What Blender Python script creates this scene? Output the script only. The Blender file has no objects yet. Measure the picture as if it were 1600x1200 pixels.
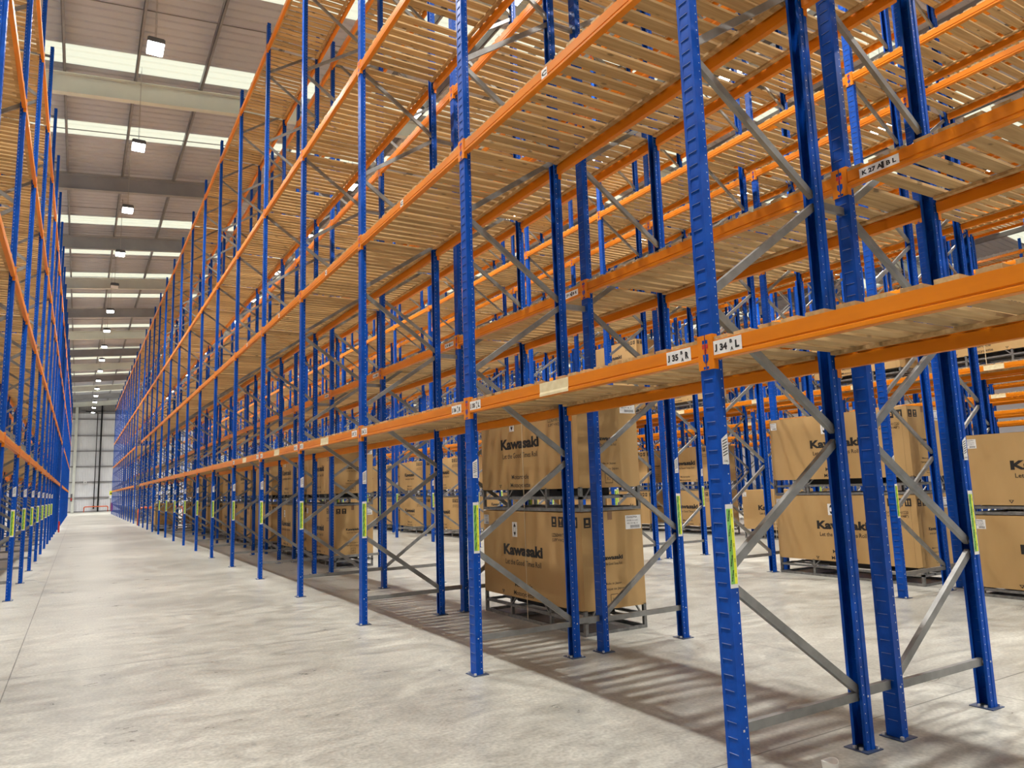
import bpy, math, random
from mathutils import Vector, Matrix, Euler

# ------------------------------------------------------------------ camera, world, exposure
S = bpy.context.scene
COL = S.collection
CR = Vector((0.86115753, -0.50737424, -0.03129045)).normalized()
CU = Vector((-0.04361743, -0.13507799, 0.98987446)).normalized()
CF = Vector((0.50646346, 0.85107304, 0.13845379)).normalized()
CP = Vector((-2.8857, -2.7559, 1.5235))
FPX = 1137.2314
cd = bpy.data.cameras.new('camera')
cam = bpy.data.objects.new('camera', cd)
COL.objects.link(cam)
cam.matrix_world = Matrix(((CR.x, CU.x, -CF.x, CP.x), (CR.y, CU.y, -CF.y, CP.y), (CR.z, CU.z, -CF.z, CP.z), (0, 0, 0, 1)))
cd.sensor_fit = 'HORIZONTAL'; cd.sensor_width = 36.0; cd.lens = FPX * 36.0 / 1600.0
cd.clip_start = 0.05; cd.clip_end = 400
S.camera = cam
S.view_settings.view_transform = 'Standard'
S.view_settings.look = 'None'
S.view_settings.gamma = 1.0
S.view_settings.use_curve_mapping = False
S.view_settings.exposure = 0.0
W = bpy.data.worlds.new('daylight'); S.world = W; W.use_nodes = True
wb = W.node_tree.nodes['Background']
wb.inputs[0].default_value = (0.93, 0.97, 1.0, 1); wb.inputs[1].default_value = 1.3

LAMP_WATTS = 305.0
LAMP_Z = 11.05
LENS_EMIT = 90.0

# ------------------------------------------------------------------ materials
def mat(name, col, rough=0.5, metal=0.0, spec=0.5):
    m = bpy.data.materials.new(name); m.use_nodes = True
    b = m.node_tree.nodes['Principled BSDF']
    b.inputs['Base Color'].default_value = (*col, 1)
    b.inputs['Roughness'].default_value = rough
    b.inputs['Metallic'].default_value = metal
    b.inputs['Specular IOR Level'].default_value = spec
    return m

def N(m, t, **kw):
    n = m.node_tree.nodes.new(t)
    for k, v in kw.items(): setattr(n, k, v)
    return n

def L(m, a, b): m.node_tree.links.new(a, b)

def mottled(name, c1, c2, scale, rough=0.5, metal=0.0, coord='Object', stretch=(1, 1, 1), bump=0.0, r2=None, detail=4.0, lo=0.35, hi=0.65, spec=0.5):
    m = mat(name, c1, rough, metal, spec)
    b = m.node_tree.nodes['Principled BSDF']
    tc = N(m, 'ShaderNodeTexCoord'); mp = N(m, 'ShaderNodeMapping')
    mp.inputs['Scale'].default_value = stretch
    L(m, tc.outputs[coord], mp.inputs['Vector'])
    no = N(m, 'ShaderNodeTexNoise'); no.inputs['Scale'].default_value = scale; no.inputs['Detail'].default_value = detail
    L(m, mp.outputs[0], no.inputs['Vector'])
    cr = N(m, 'ShaderNodeValToRGB')
    cr.color_ramp.elements[0].position = lo; cr.color_ramp.elements[1].position = hi
    cr.color_ramp.elements[0].color = (*c1, 1); cr.color_ramp.elements[1].color = (*c2, 1)
    L(m, no.outputs['Fac'], cr.inputs[0]); L(m, cr.outputs[0], b.inputs['Base Color'])
    if r2 is not None:
        mr = N(m, 'ShaderNodeMapRange'); mr.inputs['To Min'].default_value = rough; mr.inputs['To Max'].default_value = r2
        L(m, no.outputs['Fac'], mr.inputs['Value']); L(m, mr.outputs[0], b.inputs['Roughness'])
    if bump:
        bp = N(m, 'ShaderNodeBump'); bp.inputs['Strength'].default_value = bump; bp.inputs['Distance'].default_value = 0.01
        L(m, no.outputs['Fac'], bp.inputs['Height']); L(m, bp.outputs[0], b.inputs['Normal'])
    return m

M = {}
M['blue'] = mottled('blue_painted_steel', (0.0004, 0.056, 0.35), (0.0006, 0.074, 0.44), 14, 0.36, spec=0.2, r2=0.5)
M['slot_glint'] = mat('slot_edge_glint', (0.22, 0.30, 0.52), 0.22, 0.2)  # glare on the slot lips, put into a pale blue colour
M['dark_hole'] = mat('punched_hole', (0.002, 0.006, 0.03), 0.8)
M['orange'] = mottled('orange_painted_steel', (0.66, 0.190, 0.004), (0.74, 0.225, 0.006), 5, 0.38, stretch=(1, 0.4, 3), spec=0.25)
M['galv'] = mottled('galvanised_steel', (0.20, 0.20, 0.195), (0.27, 0.27, 0.26), 9, 0.40, 0.35, stretch=(1, 1, 1))
M['crate_steel'] = mottled('grey_crate_steel', (0.16, 0.16, 0.155), (0.25, 0.25, 0.24), 20, 0.45, 0.5)
M['bolt'] = mat('zinc_bolt', (0.7, 0.7, 0.68), 0.35, 0.6)
M['plate'] = mottled('footplate_steel', (0.02, 0.05, 0.14), (0.10, 0.12, 0.17), 25, 0.5, 0.3)
M['red'] = mat('red_plastic', (0.55, 0.02, 0.02), 0.4)
M['white_sticker'] = mottled('white_sticker_paper', (0.74, 0.74, 0.72), (0.82, 0.82, 0.80), 20, 0.45)
M['black_ink'] = mat('black_ink', (0.012, 0.011, 0.010), 0.6)
M['brown_ink'] = mat('faded_ink', (0.05, 0.035, 0.025), 0.7)
M['green_sticker'] = mat('green_sticker', (0.20, 0.52, 0.10), 0.4)
M['yellow_sticker'] = mat('yellow_sticker', (0.80, 0.82, 0.03), 0.4)
M['cream_tape'] = mottled('cream_tape', (0.72, 0.62, 0.36), (0.80, 0.71, 0.46), 20, 0.5)
M['strap'] = mat('strap_plastic', (0.60, 0.50, 0.32), 0.4)
M['tape'] = mat('brown_packing_tape', (0.22, 0.12, 0.06), 0.35)
M['cardboard'] = mottled('cardboard', (0.43, 0.27, 0.108), (0.49, 0.315, 0.135), 2.2, 0.75, stretch=(1, 1, 0.35), bump=0.15, spec=0.3)
M['rubber'] = mat('black_rubber', (0.010, 0.010, 0.010), 0.6)
M['dark_roof_steel'] = mottled('grey_roof_steel', (0.23, 0.22, 0.23), (0.29, 0.28, 0.29), 2, 0.5, 0.1)
M['rafter_darker'] = mottled('rafter_steel_darker', (0.27, 0.27, 0.285), (0.33, 0.33, 0.345), 1.2, 0.5)
M['rafter'] = mottled('rafter_steel_paler', (0.66, 0.68, 0.62), (0.74, 0.76, 0.69), 1.2, 0.5)
M['roof'] = mottled('roof_liner_sheet', (0.48, 0.485, 0.54), (0.53, 0.535, 0.59), 0.6, 0.5)
M['wall'] = mottled('wall_liner_sheet', (0.74, 0.75, 0.78), (0.82, 0.83, 0.86), 0.8, 0.5)
M['wall_grey'] = mottled('grey_upper_wall', (0.25, 0.24, 0.235), (0.33, 0.32, 0.31), 0.8, 0.6)
M['black_pipe'] = mat('black_pipe', (0.012, 0.012, 0.014), 0.45)
M['pipe_white'] = mat('white_housing', (0.75, 0.75, 0.76), 0.4)
M['housing'] = mat('lamp_housing', (0.12, 0.12, 0.13), 0.5, 0.3)
M['guard'] = mat('orange_guard_paint', (0.75, 0.12, 0.015), 0.4)
M['wire'] = mat('steel_wire', (0.40, 0.38, 0.37), 0.4, 0.5)
M['cup'] = mottled('paper_cup', (0.90, 0.88, 0.83), (0.93, 0.91, 0.87), 30, 0.5)

# lamp lens
m = bpy.data.materials.new('lamp_lens'); m.use_nodes = True
nt = m.node_tree; nt.nodes.remove(nt.nodes['Principled BSDF'])
em = nt.nodes.new('ShaderNodeEmission'); em.inputs[0].default_value = (1, 0.97, 0.92, 1); em.inputs[1].default_value = LENS_EMIT
nt.links.new(em.outputs[0], nt.nodes['Material Output'].inputs[0]); M['lens'] = m

# translucent rooflight sheet
m = bpy.data.materials.new('rooflight_sheet'); m.use_nodes = True
nt = m.node_tree; nt.nodes.remove(nt.nodes['Principled BSDF'])
tr = nt.nodes.new('ShaderNodeBsdfTranslucent'); tr.inputs[0].default_value = (0.95, 0.93, 0.72, 1)
gl = nt.nodes.new('ShaderNodeBsdfDiffuse'); gl.inputs[0].default_value = (0.7, 0.68, 0.58, 1)
mx = nt.nodes.new('ShaderNodeMixShader'); mx.inputs[0].default_value = 0.2
nt.links.new(tr.outputs[0], mx.inputs[1]); nt.links.new(gl.outputs[0], mx.inputs[2])
nt.links.new(mx.outputs[0], nt.nodes['Material Output'].inputs[0]); M['rooflight'] = m

# timber slats: colour varies from board to board (boards run along local x, pitch .147 in y)
m = mat('pine_slats', (0.55, 0.36, 0.17), 0.7, spec=0.25); M['wood'] = m
b = m.node_tree.nodes['Principled BSDF']
tc = N(m, 'ShaderNodeTexCoord'); sp = N(m, 'ShaderNodeSeparateXYZ'); L(m, tc.outputs['Object'], sp.inputs[0])
dv = N(m, 'ShaderNodeMath', operation='DIVIDE'); dv.inputs[1].default_value = 0.1473; L(m, sp.outputs['Y'], dv.inputs[0])
fl = N(m, 'ShaderNodeMath', operation='FLOOR'); L(m, dv.outputs[0], fl.inputs[0])
oi = N(m, 'ShaderNodeObjectInfo')
cb = N(m, 'ShaderNodeCombineXYZ'); L(m, fl.outputs[0], cb.inputs['X']); L(m, oi.outputs['Random'], cb.inputs['Y'])
wn = N(m, 'ShaderNodeTexWhiteNoise', noise_dimensions='3D'); L(m, cb.outputs[0], wn.inputs['Vector'])
mp = N(m, 'ShaderNodeMapping'); mp.inputs['Scale'].default_value = (1.2, 22, 22)
L(m, tc.outputs['Object'], mp.inputs['Vector']); L(m, cb.outputs[0], mp.inputs['Location'])
no = N(m, 'ShaderNodeTexNoise'); no.inputs['Scale'].default_value = 1.6; no.inputs['Detail'].default_value = 5
L(m, mp.outputs[0], no.inputs['Vector'])
rp = N(m, 'ShaderNodeValToRGB'); rp.color_ramp.elements[0].position = 0.3; rp.color_ramp.elements[1].position = 0.7
rp.color_ramp.elements[0].color = (0.42, 0.262, 0.108, 1); rp.color_ramp.elements[1].color = (0.60, 0.405, 0.195, 1)
L(m, no.outputs['Fac'], rp.inputs[0])
vo = N(m, 'ShaderNodeTexVoronoi'); vo.inputs['Scale'].default_value = 1.0
mk = N(m, 'ShaderNodeMapping'); mk.inputs['Scale'].default_value = (4.0, 9.0, 0.0); L(m, tc.outputs['Object'], mk.inputs['Vector']); L(m, cb.outputs[0], mk.inputs['Location'])
L(m, mk.outputs[0], vo.inputs['Vector'])
kn = N(m, 'ShaderNodeMapRange'); kn.inputs['From Min'].default_value = 0.08; kn.inputs['From Max'].default_value = 0.15
kn.inputs['To Min'].default_value = 0.45; kn.inputs['To Max'].default_value = 1.0
L(m, vo.outputs['Distance'], kn.inputs['Value'])
hs = N(m, 'ShaderNodeHueSaturation'); L(m, rp.outputs[0], hs.inputs['Color'])
vr = N(m, 'ShaderNodeMapRange'); vr.inputs['To Min'].default_value = 0.78; vr.inputs['To Max'].default_value = 1.12
L(m, wn.outputs['Value'], vr.inputs['Value'])
ml = N(m, 'ShaderNodeMath', operation='MULTIPLY'); L(m, vr.outputs[0], ml.inputs[0]); L(m, kn.outputs[0], ml.inputs[1])
L(m, ml.outputs[0], hs.inputs['Value']); L(m, hs.outputs[0], b.inputs['Base Color'])

# concrete floor: mottling, trowel streaks, wear and saw-cut joints
m = mat('power_floated_concrete', (0.45, 0.42, 0.37), 0.5, spec=0.38); M['floor'] = m
b = m.node_tree.nodes['Principled BSDF']
tc = N(m, 'ShaderNodeTexCoord')
def noise(scale, detail, stretch=(1, 1, 1), rough=0.5, dist=0.0):
    p = N(m, 'ShaderNodeMapping'); p.inputs['Scale'].default_value = stretch; L(m, tc.outputs['Object'], p.inputs['Vector'])
    n = N(m, 'ShaderNodeTexNoise'); n.inputs['Scale'].default_value = scale; n.inputs['Detail'].default_value = detail
    n.inputs['Roughness'].default_value = rough; n.inputs['Distortion'].default_value = dist
    L(m, p.outputs[0], n.inputs['Vector']); return n
n1 = noise(0.35, 5); n2 = noise(2.6, 9, (0.75, 1.35, 1), 0.68, 1.6); n3 = noise(40, 4)
r1 = N(m, 'ShaderNodeValToRGB'); r1.color_ramp.elements[0].position = 0.36; r1.color_ramp.elements[1].position = 0.68
r1.color_ramp.elements[0].color = (0.292, 0.290, 0.262, 1); r1.color_ramp.elements[1].color = (0.415, 0.412, 0.372, 1)
L(m, n1.outputs['Fac'], r1.inputs[0])
r2 = N(m, 'ShaderNodeValToRGB'); r2.color_ramp.elements[0].position = 0.32; r2.color_ramp.elements[1].position = 0.62
r2.color_ramp.elements[0].color = (0.66, 0.65, 0.64, 1); r2.color_ramp.elements[1].color = (1.08, 1.07, 1.05, 1)
L(m, n2.outputs['Fac'], r2.inputs[0])
mu = N(m, 'ShaderNodeMix', data_type='RGBA', blend_type='MULTIPLY'); mu.inputs[0].default_value = 1.0
L(m, r1.outputs[0], mu.inputs[6]); L(m, r2.outputs[0], mu.inputs[7])
r3 = N(m, 'ShaderNodeMapRange'); r3.inputs['From Min'].default_value = 0.3; r3.inputs['From Max'].default_value = 0.7
r3.inputs['To Min'].default_value = 0.9; r3.inputs['To Max'].default_value = 1.3; L(m, n3.outputs['Fac'], r3.inputs['Value'])
mv = N(m, 'ShaderNodeVectorMath', operation='SCALE'); L(m, mu.outputs[2], mv.inputs[0]); L(m, r3.outputs[0], mv.inputs['Scale'])
sx = N(m, 'ShaderNodeSeparateXYZ'); L(m, tc.outputs['Object'], sx.inputs[0])
def joint(out, off, pitch, half):
    a = N(m, 'ShaderNodeMath', operation='SUBTRACT'); a.inputs[1].default_value = off; L(m, out, a.inputs[0])
    a2 = N(m, 'ShaderNodeMath', operation='PINGPONG'); a2.inputs[1].default_value = pitch / 2.0; L(m, a.outputs[0], a2.inputs[0])
    a3 = N(m, 'ShaderNodeMath', operation='GREATER_THAN'); a3.inputs[1].default_value = half; L(m, a2.outputs[0], a3.inputs[0])
    return a3
j1 = joint(sx.outputs['X'], -3.335, 5.93, 0.0042); j2 = joint(sx.outputs['Y'], 0.28, 4.9, 0.0055)
jm = N(m, 'ShaderNodeMath', operation='MINIMUM'); L(m, j1.outputs[0], jm.inputs[0]); L(m, j2.outputs[0], jm.inputs[1])
jr = N(m, 'ShaderNodeMapRange'); jr.inputs['To Min'].default_value = 0.35; jr.inputs['To Max'].default_value = 1.0; L(m, jm.outputs[0], jr.inputs['Value'])
mv2 = N(m, 'ShaderNodeVectorMath', operation='SCALE'); L(m, mv.outputs[0], mv2.inputs[0]); L(m, jr.outputs[0], mv2.inputs['Scale'])
L(m, mv2.outputs[0], b.inputs['Base Color'])
rr = N(m, 'ShaderNodeMapRange'); rr.inputs['From Min'].default_value = 0.3; rr.inputs['From Max'].default_value = 0.7
rr.inputs['To Min'].default_value = 0.26; rr.inputs['To Max'].default_value = 0.46; L(m, n2.outputs['Fac'], rr.inputs['Value']); L(m, rr.outputs[0], b.inputs['Roughness'])
bp = N(m, 'ShaderNodeBump'); bp.inputs['Strength'].default_value = 0.25; bp.inputs['Distance'].default_value = 0.004
L(m, n2.outputs['Fac'], bp.inputs['Height']); L(m, bp.outputs[0], b.inputs['Normal'])

# ------------------------------------------------------------------ mesh helpers
class MB:
    def __init__(s): s.v = []; s.f = []; s.m = []; s.mats = []
    def mi(s, k):
        if k not in s.mats: s.mats.append(k)
        return s.mats.index(k)
    def add(s, vs, fs, k):
        o = len(s.v); s.v += [tuple(p) for p in vs]; i = s.mi(k)
        for f in fs: s.f.append(tuple(o + q for q in f)); s.m.append(i)
    def box(s, x0, x1, y0, y1, z0, z1, k):
        s.add([(x0, y0, z0), (x1, y0, z0), (x1, y1, z0), (x0, y1, z0), (x0, y0, z1), (x1, y0, z1), (x1, y1, z1), (x0, y1, z1)],
              [(3, 2, 1, 0), (4, 5, 6, 7), (0, 1, 5, 4), (1, 2, 6, 5), (2, 3, 7, 6), (3, 0, 4, 7)], k)
    def bar(s, a, b, w, h, k, up=(0, 0, 1), channel=False):
        a = Vector(a); b = Vector(b); d = (b - a).normalized(); up = Vector(up)
        sd = d.cross(up).normalized(); u = sd.cross(d).normalized()
        ps = [(-w / 2, -h / 2), (w / 2, -h / 2), (w / 2, h / 2), (-w / 2, h / 2)]
        vs = [a + sd * p + u * q for p, q in ps] + [b + sd * p + u * q for p, q in ps]
        fs = [(0, 1, 5, 4), (1, 2, 6, 5), (2, 3, 7, 6), (3, 0, 4, 7)]
        if channel: fs = fs[:2] + fs[3:]
        else: fs += [(3, 2, 1, 0), (4, 5, 6, 7)]
        s.add(vs, fs, k)
    def tube(s, pts, r, k, n=10):
        pts = [Vector(p) for p in pts]; rings = []
        for i, p in enumerate(pts):
            d = (pts[min(i + 1, len(pts) - 1)] - pts[max(i - 1, 0)]).normalized()
            a = d.cross(Vector((0, 0, 1)))
            if a.length < 1e-3: a = d.cross(Vector((0, 1, 0)))
            a.normalize(); c = d.cross(a)
            rings.append([p + a * r * math.cos(t) + c * r * math.sin(t) for t in [2 * math.pi * j / n for j in range(n)]])
        vs = [q for ring in rings for q in ring]; fs = []
        for i in range(len(pts) - 1):
            for j in range(n): fs.append((i * n + j, i * n + (j + 1) % n, (i + 1) * n + (j + 1) % n, (i + 1) * n + j))
        fs.append(tuple(range(n))[::-1]); fs.append(tuple((len(pts) - 1) * n + j for j in range(n)))
        s.add(vs, fs, k)
    def quad(s, o, u, v, k):
        o = Vector(o); u = Vector(u); v = Vector(v)
        s.add([o, o + u, o + u + v, o + v], [(0, 1, 2, 3)], k)
    def shape(s, mesh, o, u, v, k, w=None):      # 2-d mesh laid on a plane
        o = Vector(o); u = Vector(u); v = Vector(v)
        s.add([o + u * p[0] + v * p[1] for p in mesh[0]], mesh[1], k)
    def mesh(s, name, smooth=False):
        me = bpy.data.meshes.new(name); me.from_pydata(s.v, [], s.f)
        for k in s.mats: me.materials.append(M[k])
        me.polygons.foreach_set('material_index', s.m)
        if smooth: me.polygons.foreach_set('use_smooth', [True] * len(s.f))
        me.update(); return me

def obj(name, me, parent=None, loc=(0, 0, 0), rz=0.0, **props):
    o = bpy.data.objects.new(name, me)
    COL.objects.link(o); o.location = loc; o.rotation_euler = (0, 0, rz)
    if parent: o.parent = parent
    for k, v in props.items(): o[k] = v
    return o

def tag(o, label, cat, group=None):
    o['label'] = label; o['category'] = cat
    if group: o['group'] = group
    return o

def struct(name, me, loc=(0, 0, 0)):
    o = obj(name, me, None, loc); o['kind'] = 'structure'; return o

_tc = {}
def text2d(s, bold=0.0, sx=1.0):
    key = (s, bold, sx)
    if key in _tc: return _tc[key]
    c = bpy.data.curves.new('lettering', 'FONT'); c.body = s; c.size = 1.0; c.offset = bold; c.resolution_u = 2
    c.align_x = 'CENTER'; c.align_y = 'CENTER'; c.fill_mode = 'BOTH' if hasattr(c, 'fill_mode') else c.fill_mode
    o = bpy.data.objects.new('lettering', c); COL.objects.link(o)
    dg = bpy.context.evaluated_depsgraph_get(); dg.update()
    me = bpy.data.meshes.new_from_object(o.evaluated_get(dg))
    vs = [(v.co.x * sx, v.co.y) for v in me.vertices]; fs = [tuple(p.vertices) for p in me.polygons]
    if vs:
        x0 = min(p[0] for p in vs); x1 = max(p[0] for p in vs); y0 = min(p[1] for p in vs); y1 = max(p[1] for p in vs)
        w = x1 - x0; vs = [((p[0] - (x0 + x1) / 2), p[1] - (y0 + y1) / 2) for p in vs]
    bpy.data.objects.remove(o); bpy.data.meshes.remove(me); bpy.data.curves.remove(c)
    _tc[key] = ((vs, fs), w, y1 - y0); return _tc[key]

def put_text(mb, s, o, u, v, width, height, k, bold=0.0):
    """text centred on o, fitted to width x height; u, v unit vectors"""
    (vs, fs), w, h = text2d(s, bold)
    a = width / w; b = height / h
    mb.shape(([(p[0] * a, p[1] * b) for p in vs], fs), o, u, v, k)

# ------------------------------------------------------------------ layout
P = 2.8
YS = [P * k for k in range(-1, 16)] + [46.5 + P * n for n in range(13)]    # frame positions along every run
DEPTH = 1.045
# name, x of aisle-side or left face, rotated?, beam levels (beam top), y shift
RUNS = [
    dict(n='right-hand rack, front run', x=-0.033, rot=False, lv=[2.25, 4.60, 6.92, 10.36], lo=0),
    dict(n='right-hand rack, rear run', x=1.272, rot=True, lv=[3.45, 5.18, 6.92, 10.36], lo=0),
    dict(n='left-hand rack, aisle run', x=-4.767, rot=True, lv=[2.36, 4.52, 6.86, 9.12], lo=0, dy=0.068),
    dict(n='left-hand rack, back run', x=-6.072, rot=False, lv=[2.36, 4.52, 6.86, 9.12], lo=0, dy=0.068),
]
WORD = ['second', 'third', 'fourth', 'fifth', 'sixth']
for i in range(5):
    x = 5.93 * (i + 1) - 0.01
    a = [6.92, 10.36] if i == 0 else [3.50, 6.92, 10.36]
    b_ = [5.18, 6.92, 8.65] if i == 0 else [3.50, 5.18, 6.92, 10.36]
    RUNS.append(dict(n='%s rack rightwards, front run' % WORD[i], x=x, rot=False, lv=a, lo=0))
    RUNS.append(dict(n='%s rack rightwards, rear run' % WORD[i], x=x + 1.305, rot=True, lv=b_, lo=0))
TOP = 10.86
ORD = ('first second third fourth fifth sixth seventh eighth ninth tenth eleventh twelfth thirteenth fourteenth fifteenth sixteenth '
       'seventeenth eighteenth nineteenth twentieth twenty-first twenty-second twenty-third twenty-fourth twenty-fifth twenty-sixth '
       'twenty-seventh twenty-eighth twenty-ninth thirtieth').split()
LVW = ['lowest', 'second', 'third', 'fourth']

def view_px(pts, margin=0.0):
    """rough size in pixels of what a set of sample points covers inside the frame"""
    xs = []; ys = []
    for p in pts:
        q = Vector(p) - CP; d = q.dot(CF)
        if d < 0.25: continue
        x = 800 + FPX * q.dot(CR) / d; y = 600 - FPX * q.dot(CU) / d
        if -margin < x < 1600 + margin and -margin < y < 1200 + margin: xs.append(x); ys.append(y)
    if not xs: return 0.0, 0.0
    return max(xs) - min(xs), max(ys) - min(ys)

def lin(a, b, n): return [a + (b - a) * i / (n - 1) for i in range(n)]

# ------------------------------------------------------------------ rack meshes
def upright_mesh(detail):
    mb = MB(); H = TOP
    prof = [(0.066, 0.026), (0.066, 0.044), (0.036, 0.044), (0.030, 0.050), (0.0, 0.050)]
    if detail < 2: prof = [(0.066, 0.044), (0.033, 0.047), (0.0, 0.050)]
    for sg in (1, -1):
        vs = [(px, py * sg, z) for z in (0.006, H) for px, py in prof]; n = len(prof)
        mb.add(vs, [(i, i + 1, n + i + 1, n + i) for i in range(n - 1)], 'blue')
    if detail < 2:
        mb.quad((0, 0.05, 0.006), (0, -0.1, 0), (0, 0, H - 0.006), 'blue')
        if detail == 1:
            for i in range(144):
                z = 0.02 + i * 0.075
                mb.quad((-0.0012, 0.012, z + 0.012), (0, -0.024, 0), (0, 0, 0.034), 'dark_hole')
    else:
        w = 0.030
        for sg in (1, -1): mb.quad((0, 0.05 if sg > 0 else -w, 0.006), (0, -0.02, 0), (0, 0, H - 0.006), 'blue')
        n = 144; z0 = 0.03
        mb.quad((0, w, 0.006), (0, -2 * w, 0), (0, 0, z0 - 0.006), 'blue')
        for i in range(n):
            z = z0 + i * 0.075; a = z + 0.010; c = z + 0.068; e = z + 0.0705; dp = 0.0025
            zt = min(z + 0.075, H)
            if zt <= a: break
            mb.quad((0, w, z), (0, -2 * w, 0), (0, 0, 0.010), 'blue')
            mb.add([(0, w, a), (0, -w, a), (dp, -w, c), (dp, w, c)], [(0, 1, 2, 3)], 'blue')
            mb.add([(dp, -w, c), (dp, w, c), (0, w, e), (0, -w, e)], [(0, 1, 2, 3)], 'blue')
            mb.add([(0, w, a), (dp, w, c), (0, w, e)], [(0, 1, 2)], 'blue')
            mb.add([(0, -w, a), (dp, -w, c), (0, -w, e)], [(0, 1, 2)], 'blue')
            mb.quad((0, w, e), (0, -2 * w, 0), (0, 0, zt - e), 'blue')
            mb.box(-0.0022, 0.0008, -w, w, e - 0.0020, e, 'slot_glint')
            zz = z + 0.036
            mb.box(0.0015, 0.0034, -0.007, 0.007, zz - 0.006, zz + 0.006, 'dark_hole')
        for i in range(216):  # pale flecks in the bolt colour mark the small flange holes
            z = 0.05 + i * 0.05
            if z > H - 0.03: break
            for sg in (1, -1):
                y = 0.0446 * sg; s_ = 0.0042
                mb.add([(0.052 - s_, y, z), (0.052, y, z - s_), (0.052 + s_, y, z), (0.052, y, z + s_)], [(0, 1, 2, 3)], 'bolt')
        for sg in (1, -1):
            mb.box(0.020, 0.030, (0.0505 if sg > 0 else -0.0535), (0.0535 if sg > 0 else -0.0505), 0.285, 0.295, 'bolt')
    return mb.mesh('upright_post')

NODES = [0.295 + 0.73 * i for i in range(15)]
def brace_ends(i):
    xa, xb = (DEPTH - 0.045, 0.045) if i % 2 == 0 else (0.045, DEPTH - 0.045)
    return (xa, 0, NODES[i] + (0.035 if i else 0.02)), (xb, 0, NODES[i + 1] - 0.035)

def brace_mesh(a, b, detail):
    mb = MB(); mb.bar(a, b, 0.030, 0.046, 'galv', up=(0, 0, 1), channel=False)
    if detail == 2:
        for p in (a, b): mb.box(p[0] - 0.008, p[0] + 0.008, -0.019, 0.019, p[2] - 0.008, p[2] + 0.008, 'bolt')
    return mb

def baseplate_mesh():
    mb = MB(); mb.box(-0.035, 0.105, -0.075, 0.075, 0.0005, 0.006, 'plate')
    for sg in (1, -1):
        mb.box(-0.020, -0.004, sg * 0.055 - 0.008, sg * 0.055 + 0.008, 0.006, 0.022, 'bolt')
        mb.box(0.075, 0.091, sg * 0.02 - 0.008, sg * 0.02 + 0.008, 0.006, 0.02, 'bolt')
    return mb.mesh('base_plate')

UP = {d: upright_mesh(d) for d in (0, 1, 2)}
BRACE = {}
for i in range(14):
    a, b_ = brace_ends(i); BRACE[i] = brace_mesh(a, b_, 2).mesh('diagonal_brace')
HB = []
for z in (0.285, 10.66):
    HB.append(brace_mesh((0.045, 0, z), (DEPTH - 0.045, 0, z), 2).mesh('horizontal_brace'))
BP = baseplate_mesh()

def frame_single():
    mb = MB()
    for px, sg in ((0, 1), (DEPTH, -1)):
        pr = [(0.066, 0.044), (0.0, 0.05), (0.0, -0.05), (0.066, -0.044)]
        vs = [(px + sg * a, c, z) for z in (0.0005, TOP) for a, c in pr]
        mb.add(vs, [(0, 1, 5, 4), (1, 2, 6, 5), (2, 3, 7, 6)], 'blue')
    for i in range(14):
        a, b_ = brace_ends(i); mb.bar(a, b_, 0.030, 0.046, 'galv')
    for z in (0.285, 10.66): mb.bar((0.045, 0, z), (DEPTH - 0.045, 0, z), 0.030, 0.046, 'galv')
    return mb
FR_MB = frame_single(); FR = FR_MB.mesh('upright_frame')

# stickers on the -y face of an upright (world), z .97-1.39 and 1.60-1.75
def height_sticker():
    mb = MB(); y = -0.0515
    mb.box(0.004, 0.058, y, y + 0.0012, 0.975, 1.395, 'white_sticker')
    mb.box(0.008, 0.036, y - 0.0006, y, 0.995, 1.372, 'green_sticker')
    mb.box(0.036, 0.055, y - 0.0006, y, 0.995, 1.372, 'yellow_sticker')
    for i in range(5):
        z = 1.003 + i * 0.075
        for t in range(11):           # dense dark strokes of print, not legible in the photograph
            zz = z + 0.006 + t * 0.0052; xx = 0.0135 + t * 0.0012; hh = (0.0040, 0.0028, 0.0036)[t % 3]
            mb.box(xx, xx + 0.0085, y - 0.0012, y - 0.0006, zz, zz + hh, 'black_ink')
        for t in range(4): mb.box(0.043, 0.048, y - 0.0012, y - 0.0006, z + 0.026 + t * 0.0048, z + 0.0285 + t * 0.0048, 'black_ink')
    return mb.mesh('height_sticker')
def load_notice(txt):
    mb = MB(); y = -0.0512
    mb.add([(0.010, y, 1.60), (0.056, y, 1.60), (0.056, y, 1.760), (0.010, y, 1.730)], [(0, 1, 2, 3)], 'white_sticker')
    for i in range(6):
        z = 1.640 + i * 0.015
        mb.add([(0.016, y - 0.0008, z), (0.050, y - 0.0008, z + 0.014), (0.050, y - 0.0008, z + 0.019), (0.016, y - 0.0008, z + 0.005)], [(0, 1, 2, 3)], 'black_ink')
    put_text(mb, txt, (0.033, y - 0.0008, 1.615), (1, 0, 0), (0, 0, 1), 0.036, 0.014, 'black_ink', 0.01)
    return mb.mesh('load_notice')
HS = height_sticker(); LN = load_notice('J DAL')

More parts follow.
